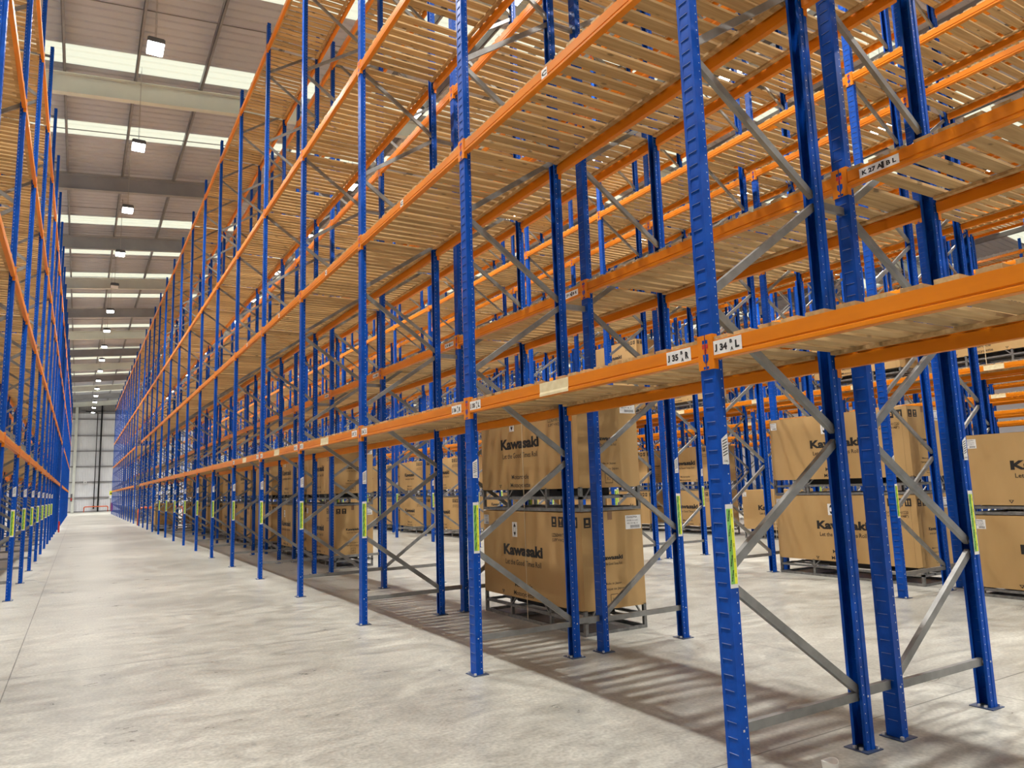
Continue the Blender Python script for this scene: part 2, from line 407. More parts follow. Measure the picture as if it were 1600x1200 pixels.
# beams: local y along the beam from 0 to length, face looks to -x; top at z=0
BH = 0.100; BW = 0.045
def beam_mb(length, conn=True, simple=False):
    mb = MB()
    y0, y1 = 0.052, length - 0.052
    if simple:
        mb.box(0, BW, y0, y1, -BH, 0, 'orange')
    else:
        pr = [(0, 0), (0, -0.066), (0.005, -0.070), (0.005, -0.075), (-0.003, -0.080), (-0.003, -0.097), (0, -BH), (BW, -BH), (BW, -0.028), (BW - 0.012, -0.022), (BW - 0.012, 0)]
        n = len(pr); vs = [(a, y, c) for y in (y0, y1) for a, c in pr]
        mb.add(vs, [(i, (i + 1) % n, n + (i + 1) % n, n + i) for i in range(n)] + [tuple(range(n))[::-1], tuple(range(n, 2 * n))], 'orange')
    return mb
def connector_mb(mb=None, simple=False, ends=(0, 1), length=P):
    mb = mb or MB()
    for e in ends:
        yc = 0 if e == 0 else length; s = 1 if e == 0 else -1
        a, b_ = sorted((yc + s * 0.004, yc + s * 0.0525))
        mb.box(-0.0045, -0.0012, a, b_, -0.150, 0.038, 'orange')
        a, b_ = sorted((yc + s * 0.0512, yc + s * 0.0545))
        mb.box(-0.0045, 0.030, a, b_, -0.150, 0.038, 'orange')
        if not simple:
            a, b_ = sorted((yc + s * 0.0042, yc + s * 0.019))
            mb.box(-0.0052, -0.0045, a, b_, -0.010, 0.010, 'blue'); mb.box(-0.0052, -0.0045, a, b_, -0.098, -0.066, 'blue'); mb.box(-0.0052, -0.0045, a, b_, -0.146, -0.132, 'blue')
            a2, b2 = sorted((yc + s * 0.0042, yc + s * 0.020)); mb.box(-0.0056, -0.0045, a2, b2, -0.036, -0.014, 'red')
            a2, b2 = sorted((yc + s * 0.0042, yc + s * 0.009)); mb.box(-0.0052, -0.0045, a2, b2, -0.060, -0.040, 'red'); mb.box(-0.0052, -0.0045, a2, b2, -0.114, -0.105, 'blue')
            mb.add([(-0.0052, yc + s * 0.0042, -0.098), (-0.0052, yc + s * 0.019, -0.098), (-0.0052, yc + s * 0.0042, -0.114)], [(0, 1, 2)], 'blue')
    return mb
BEAM = {}; CONN = {}; BEAM1 = {}; BEAM1_MB = {}
for ln in (2.8, 4.5):
    BEAM[ln] = beam_mb(ln).mesh('load_beam')
    CONN[ln] = [connector_mb(ends=(e,), length=ln).mesh('beam_connector') for e in (0, 1)]
    mb = beam_mb(ln, simple=True); connector_mb(mb, True, length=ln); BEAM1_MB[ln] = mb; BEAM1[ln] = mb.mesh('load_beam')

# decks: slats along x laid over both beams, local origin front beam / bay start, z=0 on beam tops
def deck_mb(length, seed, detail=True):
    rnd = random.Random(seed); mb = MB(); n = int(length / 0.1473)
    for i in range(n):
        if detail and rnd.random() < 0.006 and 2 < i < n - 2: continue
        y = 0.020 + i * (length - 0.02) / n + (rnd.uniform(-0.006, 0.006) if detail else 0)
        w = 0.098 + (rnd.uniform(-0.006, 0.005) if detail else 0)
        if i == 0 or i == n - 1: y = y if i else 0.056
        if i == n - 1: y = length - 0.056 - w
        a = 0.002 + (rnd.uniform(-0.006, 0.006) if detail else 0); c = DEPTH - 0.002 + (rnd.uniform(-0.006, 0.006) if detail else 0)
        mb.box(a, c, y, y + w, 0.0006, 0.0206, 'wood')
    return mb
def batten_mb(length):
    mb = MB(); mb.box(0, 0.045, 0.07, length - 0.07, -0.0206, 0.0, 'wood'); return mb
DECK = {}; DECK_MB = {}; BAT = {}
for ln in (2.8, 4.5):
    DECK[ln] = [deck_mb(ln, 11 + q).mesh('slatted_deck') for q in range(5)]
    DECK_MB[ln] = deck_mb(ln, 3, False); BAT[ln] = batten_mb(ln).mesh('deck_batten')

SP_MB = MB(); SP_MB.bar((0.006, 0, 0), (0.252, 0, 0), 0.028, 0.05, 'galv'); SPM = SP_MB.mesh('row_spacer')

# ------------------------------------------------------------------ collect every rack member, largest in the picture first
frames = []; beams = []; decks = []; spacers = []
for ri, r in enumerate(RUNS):
    dy = r.get('dy', 0.0); x0 = r['x']
    ys = [y + dy for y in YS]
    fi = 0; bi = 0
    for j, y in enumerate(ys):
        pts = [(x0 + a, y, z) for a in (0, DEPTH) for z in lin(0, TOP, 25)]
        w, h = view_px(pts, 0)
        q = Vector((x0 + DEPTH / 2, y, 3)) - CP; d = max(q.length, 1.0)
        vis = h > 6
        if vis: fi += 1
        frames.append(dict(r=ri, y=y, vis=vis, size=(h * (w + 90 / d * 10) if vis else 0), d=d, o=fi))
        if j + 1 < len(ys):
            y2 = ys[j + 1]; ln = 2.8 if y2 - y < 3 else 4.5
            anyv = False; add = []
            for li, z in enumerate(r['lv']):
                if ln > 3 and z < 6: continue
                for side in (0, 1):
                    xb = x0 - 0.003 if side == 0 else x0 + DEPTH + 0.003
                    w, h = view_px([(xb, yy, zz) for yy in lin(y + 0.05, y2 - 0.05, 15) for zz in (z, z - 0.1)])
                    dd = (Vector((xb, (y + y2) / 2, z)) - CP).length
                    vis = w + h > 8
                    add.append((beams, dict(r=ri, y=y, ln=ln, li=li, z=z, side=side, vis=vis, size=(math.hypot(w, h) * 110.0 / dd if vis else 0), d=dd)))
                    anyv |= vis
                w, h = view_px([(x0 + xx, yy, z) for xx in lin(0, DEPTH, 5) for yy in lin(y, y2, 13)])
                dd = (Vector((x0 + 0.5, (y + y2) / 2, z)) - CP).length
                vis = w + h > 8
                add.append((decks, dict(r=ri, y=y, ln=ln, li=li, z=z, vis=vis, size=(w * h * abs(z - CP.z) / dd if vis else 0), d=dd)))
                anyv |= vis
            if anyv: bi += 1
            for lst, q in add: q['o'] = bi; lst.append(q)
    if not r['rot'] and r['x'] > -1 or r['rot'] and r['x'] < -4 and r['x'] > -5: pass
for x0, rn, dy in [(1.012, 'right-hand rack', 0), (-5.027, 'left-hand rack', 0.068)] + [(5.93 * (i + 1) + 1.035, '%s rack rightwards' % WORD[i], 0) for i in range(5)]:
    for j, y in enumerate(YS):
        for li, z in enumerate((0.30, 3.20, 6.12, 8.75)):
            w, h = view_px([(x0, y, z), (x0 + 0.29, y, z)]); d = (Vector((x0, y, z)) - CP).length
            spacers.append(dict(x=x0, n=rn, y=y + dy, z=z, li=li, j=j, d=d, size=(w + h) * 50 / d))

def pick(lst, n):
    s = sorted([q for q in lst if q['size'] > 0], key=lambda q: -q['size'])[:n]
    ids = set(id(q) for q in s); return s, [q for q in lst if id(q) not in ids]

fr_ind, fr_rest = pick(frames, 300)
bm_ind, bm_rest = pick(beams, 300)
dk_ind, dk_rest = pick(decks, 300)
sp_ind, sp_rest = pick(spacers, 80)

def replicate(name, mb, xf):
    """one mesh holding many placed copies of mb; xf = list of (x, y, z, rot180)"""
    v = []; f = []; mi = []
    for (x, y, z, rot) in xf:
        o = len(v); s = -1 if rot else 1
        v += [(x + s * p[0], y + s * p[1], z + p[2]) for p in mb.v]
        f += [tuple(o + q for q in ff) for ff in mb.f]; mi += mb.m
    me = bpy.data.meshes.new(name); me.from_pydata(v, [], f)
    for k in mb.mats: me.materials.append(M[k])
    me.polygons.foreach_set('material_index', mi); me.update(); return me

def fx(q):
    r = RUNS[q['r']]; return (r['x'] + (DEPTH if r['rot'] else 0), q['y'], 0, r['rot'])

# frames
GF = 'upright frames of the pallet racks'
for q in fr_ind:
    r = RUNS[q['r']]; x, y, _, rot = fx(q); rz = math.pi if rot else 0
    lab = 'blue steel upright frame, %s from the camera, %s' % (ORD[q['o'] - 1], r['n'])
    if q['d'] > 34:
        o = obj('upright_frame', FR, None, (x, y, 0), rz); tag(o, lab, 'rack frame', GF); continue
    o = obj('upright_frame', None, None, (x, y, 0), rz); o.empty_display_size = 0.1; tag(o, lab, 'rack frame', GF)
    det = 2 if q['d'] < 30 else 1
    for px, pr in ((0, 0), (DEPTH, math.pi)):
        u = obj('upright_post', UP[det], o, (px, 0, 0), pr)
        if q['d'] < 20: obj('base_plate', BP, u)
    for i in range(14): obj('diagonal_brace', BRACE[i], o)
    for me in HB: obj('horizontal_brace', me, o)
    # stickers face the camera side (-y in the world) of the aisle-side upright
    if q['r'] in (0, 1, 2, 4, 5):
        a = (0.0 if not rot else 0.0)
        if rot:   # aisle side is world +x : local x=0 lies at world x + DEPTH
            obj('height_sticker', HS, o, (0.0665, 0, 0), math.pi, label='green and yellow height sticker')
            obj('load_notice', LN, o, (0.0665, 0, 0), math.pi, label='white notice')
        else:
            obj('height_sticker', HS, o, label='green and yellow height sticker'); obj('load_notice', LN, o, label='white notice')
if fr_rest:
    o = obj('upright_frame', replicate('upright_frame', FR_MB, [fx(q) for q in fr_rest])); o['kind'] = 'stuff'
    tag(o, 'remaining blue upright frames at the far ends of the racks', 'rack frames')

# beams
def loc_label(txt1, small, txt2, width=0.19):
    mb = MB(); w = width; h = 0.078
    mb.box(-0.0022, -0.0004, -w / 2, w / 2, -0.006 - h, -0.006, 'white_sticker')
    zc = -0.006 - h / 2; u = (0, -1, 0); v = (0, 0, 1); x = -0.0030
    put_text(mb, txt1.split()[0], (x, 0.078, zc), u, v, 0.018, 0.040, 'black_ink', 0.05); put_text(mb, txt1.split()[1], (x, 0.026, zc), u, v, 0.050, 0.038, 'black_ink', 0.05)
    put_text(mb, small[0], (x, -0.026, zc + 0.020), u, v, 0.017, 0.020, 'black_ink', 0.05)
    put_text(mb, small[1], (x, -0.030, zc - 0.019), u, v, 0.019, 0.020, 'black_ink', 0.05)
    put_text(mb, txt2, (x, -0.066, zc), u, v, 0.027, 0.040, 'black_ink', 0.055)
    return mb.mesh('location_label')
def plain_label(txt, width, h=0.06, zt=-0.012, strip=False):
    mb = MB(); mb.box(-0.0022, -0.0004, -width / 2, width / 2, zt - h, zt, 'white_sticker')
    put_text(mb, txt, (-0.0030, 0, zt - h / 2), (0, -1, 0), (0, 0, 1), width * 0.86, h * 0.50, 'black_ink', 0.045)
    if strip: mb.box(-0.0034, -0.0028, -0.034, -0.018, zt - h * 0.85, zt - h * 0.15, 'black_ink')
    return mb.mesh('level_label')
LET = {}
for c in 'CB': LET[c] = plain_label(c, 0.075, 0.075, -0.008)
tapem = MB(); tapem.box(-0.0016, 0.0004, -0.18, 0.18, -0.0665, -0.0005, 'cream_tape'); tapem.box(-0.0046, -0.0030, -0.18, 0.18, -0.097, -0.081, 'cream_tape'); tapem.add([(-0.0016, -0.18, -0.0665), (-0.0016, 0.18, -0.0665), (-0.0046, 0.18, -0.081), (-0.0046, -0.18, -0.081)], [(0, 1, 2, 3)], 'cream_tape'); TAPE = tapem.mesh('blank_tape')
GB = 'orange load beams of the pallet racks'
_ll = {}
for q in bm_ind:
    r = RUNS[q['r']]; ln = q['ln']
    right = q['side'] == 1                               # the beam on the high-x side faces +x
    x = r['x'] - 0.003 if not right else r['x'] + DEPTH + 0.003
    y = q['y'] if not right else q['y'] + ln; rz = math.pi if right else 0
    lab = 'orange %s beam, %s level, %s bay from camera, %s' % ('left' if not right else 'right', LVW[q['li']], ORD[q['o'] - 1], r['n'])
    if q['d'] > 24:
        o = obj('load_beam', BEAM1[ln], None, (x, y, q['z']), rz); tag(o, lab, 'beam', GB)
    else:
        o = obj('load_beam', BEAM[ln], None, (x, y, q['z']), rz); tag(o, lab, 'beam', GB)
        for c in CONN[ln]: obj('beam_connector', c, o)
    k = int(round(q['y'] / P))
    if q['r'] == 0 and q['li'] == 0 and not right and ln < 3 and k < 15:
        num = 35 + k
        for end, ch in ((0, 'L' if False else 'R'), (1, 'L')):
            key = (num, ch)
            if key not in _ll: _ll[key] = loc_label('J %d' % num, 'BA', ch)
            obj('location_label', _ll[key], o, (0, 0.056 + 0.150 if end == 0 else P - 0.112 - 0.04, 0), label='white rack location label')
        if k not in (1, -1): obj('blank_tape', TAPE, o, (0, 1.46, 0), label='cream tape patch')
    if q['r'] == 0 and q['li'] == 1 and not right and ln < 3 and 0 <= k < 8:
        obj('level_label', LET['C'], o, (0, 1.42, 0), label='white level label')
    if q['r'] == 1 and q['li'] == 0 and not right and ln < 3 and k < 8:
        num = 28 + k
        for end, ch in (((1, 'L'),) if k < 0 else ((0, 'R'),) if k > 0 else ()):
            key = ('K', num, ch)
            if key not in _ll: _ll[key] = plain_label('K %d A  B %s' % (num, ch), 0.26, 0.062, -0.020, True)
            obj('location_label', _ll[key], o, (0, 0.056 + 0.17 if end == 0 else P - 0.27, 0), label='white rack location label')
    if q['r'] in (6, 8) and q['li'] == 0 and not right and ln < 3:
        if 'tp' not in _ll: _ll['tp'] = plain_label('P 42 A B', 0.28, 0.06, -0.02, False)
        obj('blank_tape', TAPE, o, (0, 1.46, 0), label='cream tape patch')
if bm_rest:
    for ln in (2.8,):
        v = []
    def bx(q):
        r = RUNS[q['r']]; right = q['side'] == 1
        return (r['x'] - 0.003 if not right else r['x'] + DEPTH + 0.003, q['y'] if not right else q['y'] + q['ln'], q['z'], right)
    me = replicate('load_beam', BEAM1_MB[2.8], [bx(q) for q in bm_rest if q['ln'] < 3])
    o = obj('load_beam', me); o['kind'] = 'stuff'; tag(o, 'remaining orange beams of the farther rack bays', 'beams')
    mb4 = [q for q in bm_rest if q['ln'] > 3]
    for q in mb4:
        xx, yy, zz, rt = bx(q)
    if mb4:
        import bmesh
        me4 = replicate('load_beam_long', BEAM1_MB[4.5], [bx(q) for q in mb4])
        bm = bmesh.new(); bm.from_mesh(me); bm.from_mesh(me4); bm.to_mesh(me); bm.free(); bpy.data.meshes.remove(me4)

# decks
GD = 'slatted timber decks on the rack beams'
rnd = random.Random(5)
for q in dk_ind:
    r = RUNS[q['r']]; ln = q['ln']
    lab = 'pale slatted timber deck, %s level, %s bay from camera, %s' % (LVW[q['li']], ORD[q['o'] - 1], r['n'])
    o = obj('slatted_deck', DECK[ln][rnd.randrange(5)], None, (r['x'], q['y'], q['z'])); tag(o, lab, 'shelf', GD)
    if q['d'] < 22:
        for xx in (0.055, DEPTH - 0.10): obj('deck_batten', BAT[ln], o, (xx, 0, 0))
if dk_rest:
    import bmesh
    me = replicate('slatted_deck', DECK_MB[2.8], [(RUNS[q['r']]['x'], q['y'], q['z'], False) for q in dk_rest if q['ln'] < 3])
    m4 = [(RUNS[q['r']]['x'], q['y'], q['z'], False) for q in dk_rest if q['ln'] > 3]
    if m4:
        me4 = replicate('slatted_deck_long', DECK_MB[4.5], m4)
        bm = bmesh.new(); bm.from_mesh(me); bm.from_mesh(me4); bm.to_mesh(me); bm.free(); bpy.data.meshes.remove(me4)
    o = obj('slatted_deck', me); o['kind'] = 'stuff'; tag(o, 'remaining slatted timber decks of the farther rack bays', 'shelves')

GS = 'row spacers tying back-to-back frames'
HW = ['ankle height', 'just above first decks', 'mid height', 'near the top']
for q in sp_ind:
    o = obj('row_spacer', SPM, None, (q['x'], q['y'], q['z']))
    tag(o, 'grey spacer bar at %s, frame %s from near end, %s' % (HW[q['li']], ORD[min(q['j'], 29)], q['n']), 'spacer', GS)
o = obj('row_spacer', replicate('row_spacer', SP_MB, [(q['x'], q['y'], q['z'], False) for q in sp_rest])); o['kind'] = 'stuff'
tag(o, 'remaining grey spacer bars between distant back-to-back frames', 'spacers')

# ------------------------------------------------------------------ motorcycle crates
CW, CL = 0.80, 2.105     # width (x), length (y)
def icons(mb, o, u, v, n, s, k='black_ink'):
    o = Vector(o); u = Vector(u); v = Vector(v)
    for i in range(n):
        a = o + u * (i * s * 1.22)
        mb.quad(a, u * s * 0.9, v * s * 1.05, k)
        b_ = a + u.cross(v) * 0.0006
        c = 'cardboard'
        if i % 4 == 0:
            mb.quad(b_ + u * s * .30 + v * s * .50, u * s * .30, v * s * .34, c); mb.quad(b_ + u * s * .2 + v * s * .16, u * s * .5, v * s * .10, c)
        elif i % 4 == 1:
            mb.add([b_ + u * s * .2 + v * s * .85, b_ + u * s * .45 + v * s * .45, b_ + u * s * .7 + v * s * .85], [(0, 1, 2)], c); mb.quad(b_ + u * s * .42 + v * s * .2, u * s * .06, v * s * .3, c); mb.quad(b_ + u * s * .25 + v * s * .14, u * s * .4, v * s * .06, c)
        elif i % 4 == 2:
            mb.add([b_ + u * s * .15 + v * s * .5, b_ + u * s * .45 + v * s * .9, b_ + u * s * .75 + v * s * .5], [(0, 1, 2)], c); mb.quad(b_ + u * s * .22 + v * s * .3, u * s * .46, v * s * .12, c)
        else:
            for t in (.2, .55): mb.quad(b_ + u * s * t + v * s * .2, u * s * .12, v * s * .4, c); mb.add([b_ + u * s * (t - .07) + v * s * .6, b_ + u * s * (t + .06) + v * s * .85, b_ + u * s * (t + .19) + v * s * .6], [(0, 1, 2)], c)

def crate_meshes(ch, zb, CL=2.105):
    """ch carton height, zb height of the carton's lower edge"""
    z1 = zb + ch; d = {}
    mb = MB(); rn = random.Random(3); g = 9; gz = 5
    # carton walls with a slight bulge, open underneath
    def wall(o, u, v, nrm, bul):
        vs = []
        for j in range(gz + 1):
            for i in range(g + 1):
                s, t = i / g, j / gz
                vs.append(Vector(o) + Vector(u) * s + Vector(v) * t + Vector(nrm) * (bul * math.sin(math.pi * s) * math.sin(math.pi * t)))
        mb.add(vs, [(j * (g + 1) + i, j * (g + 1) + i + 1, (j + 1) * (g + 1) + i + 1, (j + 1) * (g + 1) + i) for j in range(gz) for i in range(g)], 'cardboard')
    wall((0, CL, zb), (0, -CL, 0), (0, 0, ch), (-1, 0, 0), 0.0)
    wall((CW, 0, zb), (0, CL, 0), (0, 0, ch), (1, 0, 0), 0.008)
    wall((0, 0, zb), (CW, 0, 0), (0, 0, ch), (0, -1, 0), 0.0)
    wall((CW, CL, zb), (-CW, 0, 0), (0, 0, ch), (0, 1, 0), 0.008)
    mb.quad((0, 0, z1), (CW, 0, 0), (0, CL, 0), 'cardboard')
    mb.quad((0, CW * 0 + 0.0, z1 + 0.002), (CW, 0, 0), (0, CL * 0.5 - 0.003, 0), 'cardboard'); mb.quad((0, CL * 0.5 + 0.003, z1 + 0.002), (CW, 0, 0), (0, CL * 0.5 - 0.003, 0), 'cardboard')
    mb.box(0.02, CW - 0.02, 0.02, CL - 0.02, zb + 0.0, zb + 0.012, 'crate_steel')
    mb.box(-0.0006, 0, 0.085, 0.0865, zb, z1, 'brown_ink')
    d['carton'] = mb.mesh('carton')
    # printing on the three readable faces
    p = MB(); s = ch / 0.985
    for side in (0, 1):
        if side == 0: fo = lambda yy, zz: (-0.0014, yy, zz); u = (0, -1, 0)
        else: fo = lambda yy, zz: (CW + 0.0098, CL - yy, zz); u = (0, 1, 0)
        v = (0, 0, 1); yc = 1.175
        put_text(p, 'Kawasaki', fo(yc, zb + 0.540 * s), u, v, 0.86, 0.128 * s, 'black_ink', 0.048)
        put_text(p, 'Let the Good Times Roll', fo(yc, zb + 0.400 * s), u, v, 0.78, 0.062 * s, 'black_ink', 0.01)
        put_text(p, 'Motorcycle', fo(yc, zb + 0.140 * s), u, v, 0.38, 0.070 * s, 'black_ink', 0.012)
        put_text(p, 'Motocyclette', fo(yc, zb + 0.045 * s), u, v, 0.44, 0.070 * s, 'black_ink', 0.012)
        put_text(p, 'L2260\u00d7W735\u00d7H1220', fo(0.335, zb + 0.745 * s), u, v, 0.42, 0.040 * s, 'black_ink', 0.004)
        put_text(p, '(L89"\u00d7W29"\u00d7H48")', fo(0.335, zb + 0.690 * s), u, v, 0.42, 0.044 * s, 'black_ink', 0.004)
        ux = Vector(u)
        icons(p, fo(0.545, zb + 0.83 * s), ux, Vector(v), 4, 0.105, 'black_ink')
        for yy in (1.64, 0.71):
            o_ = Vector(fo(yy, zb + 0.062)); w = 0.030
            p.add([o_ - ux * w, o_ + ux * w, o_ - Vector(v) * 0.042], [(0, 1, 2)], 'black_ink')
            c = ux.cross(Vector(v)) * 0.0006
            p.add([o_ - ux * w * .5 + c - Vector(v) * 0.006, o_ + ux * w * .5 + c - Vector(v) * 0.006, o_ + c - Vector(v) * 0.027], [(0, 1, 2)], 'cardboard')
    for side in (0, 1):
        if side == 0: fo = lambda xx, zz: (xx, -0.0014, zz); u = (1, 0, 0)
        else: fo = lambda xx, zz: (CW - xx, CL + 0.0098, zz); u = (-1, 0, 0)
        v = (0, 0, 1); xc = 0.375
        put_text(p, 'Kawasaki', fo(xc, zb + 0.515 * s), u, v, 0.285, 0.046 * s, 'black_ink', 0.045)
        put_text(p, 'Let the Good Times Roll', fo(xc, zb + 0.452 * s), u, v, 0.255, 0.028 * s, 'black_ink', 0.004)
        put_text(p, 'Made in Japan', fo(xc, zb + 0.250 * s), u, v, 0.22, 0.030 * s, 'black_ink', 0.002)
        put_text(p, 'Fabrique au Japon', fo(xc, zb + 0.195 * s), u, v, 0.29, 0.034 * s, 'black_ink', 0.002)
        o_ = Vector(fo(0.335, zb + 0.045)); ux = Vector(u); uz = Vector(v); q = 0.095
        for a, b_, c in ((0, 0, 0), (0, 1, 0), (0, 0, 1), (1, 0, 1)):
            pass
        p.quad(o_, ux * q, uz * 0.005, 'black_ink'); p.quad(o_ + uz * q, ux * q, uz * 0.005, 'black_ink')
        p.quad(o_, ux * 0.005, uz * q, 'black_ink'); p.quad(o_ + ux * q, ux * 0.005, uz * q, 'black_ink')
        put_text(p, 'XO', o_ + ux * q / 2 + uz * q / 2, u, v, 0.05, 0.035, 'brown_ink', 0.0)
        icons(p, fo(0.03, zb + 0.83 * s), ux, uz, 2, 0.098, 'black_ink')
    d['printing'] = p.mesh('printing')
    # orientation diamond sticker on the long side
    q = MB(); yy = 1.335; zt = zb + 0.86 * s; hh = 0.17 * s; x = -0.0012
    q.box(x - 0.0006, x, yy - 0.055, yy + 0.055, zt - hh, zt, 'white_sticker')
    x -= 0.0012
    for sg in (1, -1):
        c = zt - hh / 2
        q.add([(x, yy - 0.030, c + sg * 0.032), (x, yy + 0.030, c + sg * 0.032), (x, yy, c + sg * 0.075)], [(0, 1, 2)], 'black_ink')
    ring = 20; c = zt - hh / 2
    vs = [(x, yy + r * math.cos(t), c + r * math.sin(t)) for r in (0.031, 0.027) for t in [2 * math.pi * i / ring for i in range(ring)]]
    q.add(vs, [(i, (i + 1) % ring, ring + (i + 1) % ring, ring + i) for i in range(ring)], 'black_ink')
    d['orientation_sticker'] = q.mesh('orientation_sticker')
    # shipping labels: near end right corner and far end of the long side
    q = MB()
    def lab(o, u, w, h, nrm):
        o = Vector(o); u = Vector(u); v = Vector((0, 0, 1)); n = Vector(nrm)
        q.quad(o, u * w, v * h, 'white_sticker'); o2 = o + n * 0.0007
        put_text(q, 'ZX636G7FRA', o2 + u * w * .42 + v * h * .86, u, v, w * .70, h * .13, 'black_ink', 0.01)
        put_text(q, 'MODEL 50-21635', o2 + u * w * .45 + v * h * .62, u, v, w * .70, h * .10, 'black_ink', 0.0)
        put_text(q, 'NO. 012 BL  A', o2 + u * w * .45 + v * h * .42, u, v, w * .70, h * .10, 'black_ink', 0.01)
        for i in range(22): q.quad(o2 + u * w * (.30 + .028 * i) + v * h * .08, u * w * (.008 + .010 * ((i * 7) % 3) / 2), v * h * .20, 'black_ink')
    lab((CW - 0.225, -0.0016, z1 - 0.195), (1, 0, 0), 0.21, 0.145, (0, -1, 0))
    d['shipping_label'] = q.mesh('shipping_label'); q = MB()
    lab((-0.0016, CL - 0.02, z1 - 0.165), (0, -1, 0), 0.12, 0.115, (-1, 0, 0))
    d['side_label'] = q.mesh('side_label')
    q = MB(); q.box(0.34, 0.40, -0.0018, -0.0006, z1 - 0.085, z1 + 0.001, 'tape'); q.box(0.34, 0.40, -0.0018, 0.08, z1 + 0.0026, z1 + 0.0036, 'tape'); d['packing_tape'] = q.mesh('packing_tape')
    q = MB(); yy = 1.10
    q.box(-0.0040, -0.0024, yy - 0.006, yy + 0.006, 0.02, z1 + 0.004, 'strap'); q.box(-0.004, CW + 0.012, yy - 0.006, yy + 0.006, z1 + 0.004, z1 + 0.0055, 'strap'); q.box(CW + 0.0104, CW + 0.012, yy - 0.006, yy + 0.006, 0.02, z1 + 0.004, 'strap')
    d['strap'] = q.mesh('strap')
    # steel base
    q = MB(); t = 0.035; k = 'crate_steel'
    zr = min(0.125, zb - 0.045)
    for x in (0.0, CW - t): q.box(x, x + t, 0.0, CL, 0.0, t, k); q.box(x, x + t, 0, CL, zr, zr + t * 0.9, k)
    for y in (0.0, 0.62, CL - 0.62 - t, CL - t):
        q.box(t, CW - t, y, y + t, 0.0, t * 0.9, k)
        if y < 0.1 or y > CL - 0.1: q.box(t, CW - t, y, y + t, zr, zr + t * 0.85, k)
        for x in (0.0, CW - t): q.box(x, x + t, y, y + t, t, zb + 0.012, k)
    for y in (0.62, CL - 0.62):
        for x in (0.008, CW - 0.008): q.bar((x, y, zr), (x, y + (0.13 if y < 1 else -0.13), zb), 0.014, 0.022, k, up=(1, 0, 0))
    for x in (0.05, CW - 0.05):
        q.bar((x, 0.008, zr), (x + (0.08 if x < .3 else -0.08), 0.008, zb), 0.014, 0.022, k, up=(0, 1, 0))
    for x in (0.25, 0.52): q.box(x, x + 0.04, 0.0, CL, zr + 0.01, zr + 0.035, k)
    d['steel_base'] = q.mesh('steel_base')
    # the lower edges of the tyres show between base and carton
    def tyre(yc):
        w = MB(); R = 0.30; rr = 0.065; zc = R + zr + 0.04 + 0.005; n = 28; mN = 10
        vs = [(CW / 2 + rr * math.cos(b) * 1.2, yc + (R - rr + rr * math.sin(b)) * math.cos(a), zc + (R - rr + rr * math.sin(b)) * math.sin(a)) for a in [2 * math.pi * i / n for i in range(n)] for b in [2 * math.pi * j / mN for j in range(mN)]]
        fs = [(i * mN + j, i * mN + (j + 1) % mN, ((i + 1) % n) * mN + (j + 1) % mN, ((i + 1) % n) * mN + j) for i in range(n) for j in range(mN)]
        w.add(vs, fs, 'rubber'); return w.mesh('motorcycle_tyre', True)
    d['tyres'] = [tyre(0.40), tyre(CL - 0.45)]
    w = MB(); w.box(0.14, CW - 0.14, 0.62, 1.55, zr + 0.035, zb + 0.01, 'rubber'); w.box(0.25, CW - 0.25, 0.22, 1.9, zr + 0.036, zb + 0.01, 'rubber'); w.bar((0.16, 0.55, zr + 0.06), (0.16, 1.7, zr + 0.10), 0.05, 0.05, 'rubber'); d['engine_guard'] = w.mesh('engine_guard')
    return d
TALL = crate_meshes(0.985, 0.240); LONG = crate_meshes(0.985, 0.240, 2.36); SHORT = crate_meshes(0.865, 0.115)
GC = 'cardboard motorcycle crates'
def crate(x, y, z, label, kind=None, near=True, rz=0.0, sticker=True):
    k = kind or TALL
    o = obj('motorcycle_crate', None, None, (x, y, z), rz); o.empty_display_size = 0.2
    tag(o, label, 'crate', GC)
    c = obj('carton', k['carton'], o); obj('printing', k['printing'], c, label='black printed lettering and symbols')
    obj('steel_base', k['steel_base'], o)
    if near:
        obj('shipping_label', k['shipping_label'], c, label='white shipping label'); obj('side_label', k['side_label'], c, label='small white label'); obj('orientation_sticker', k['orientation_sticker'], c, label='white sticker with black arrows')
        obj('packing_tape', k['packing_tape'], c, label='brown tape'); obj('strap', k['strap'], o)
        for t in k['tyres']: obj('motorcycle_tyre', t, o)
        obj('engine_guard', k['engine_guard'], o)
    return o
U = 1.236
crate(1.55, 3.405, 0.0, 'cardboard motorcycle crate on the floor behind second front post, lower of its stack')
crate(1.55, 3.405, U, 'cardboard motorcycle crate stacked on the nearest crate, behind second front post')
for k in range(4, 13):
    for lv in (0, 1):
        crate(1.55, P * k + 0.60, lv * U, '%s cardboard crate of the %s stack in the right-hand rack from the camera' % (('lower', 'upper')[lv], ORD[k - 3]), near=k < 7)
crate(7.0, 3.14, 0.0, 'cardboard crate on the floor across the far aisle, lower of nearest whole pair', LONG)
crate(7.0, 3.14, U, 'cardboard crate with lettering half hidden by blue posts, upper of nearest whole pair', LONG)
crate(6.75, 0.18, 0.0, 'cardboard crate cut by right picture edge, lower of its stack', SHORT)
crate(6.75, 0.18, 0.990, 'cardboard crate cut by right picture edge, upper of its stack', SHORT)
for i, k in enumerate(range(6, 12)):
    for lv in (0, 1):
        crate(7.15, P * k + 0.60, lv * U, '%s cardboard crate of the %s distant pair across the aisle, seen between front posts' % (('lower', 'upper')[lv], ORD[i]), near=False)
crate(12.0, 8.62, 0.0, 'single low cardboard crate in the third rack, left of nearest whole pair')
for i, k in enumerate(range(4, 9)):
    for lv in (0, 1):
        crate(12.2, P * k + 0.60, lv * U, '%s cardboard crate of %s floor stack in third rack, behind the aisle' % (('lower', 'upper')[lv], ORD[i]), near=False)
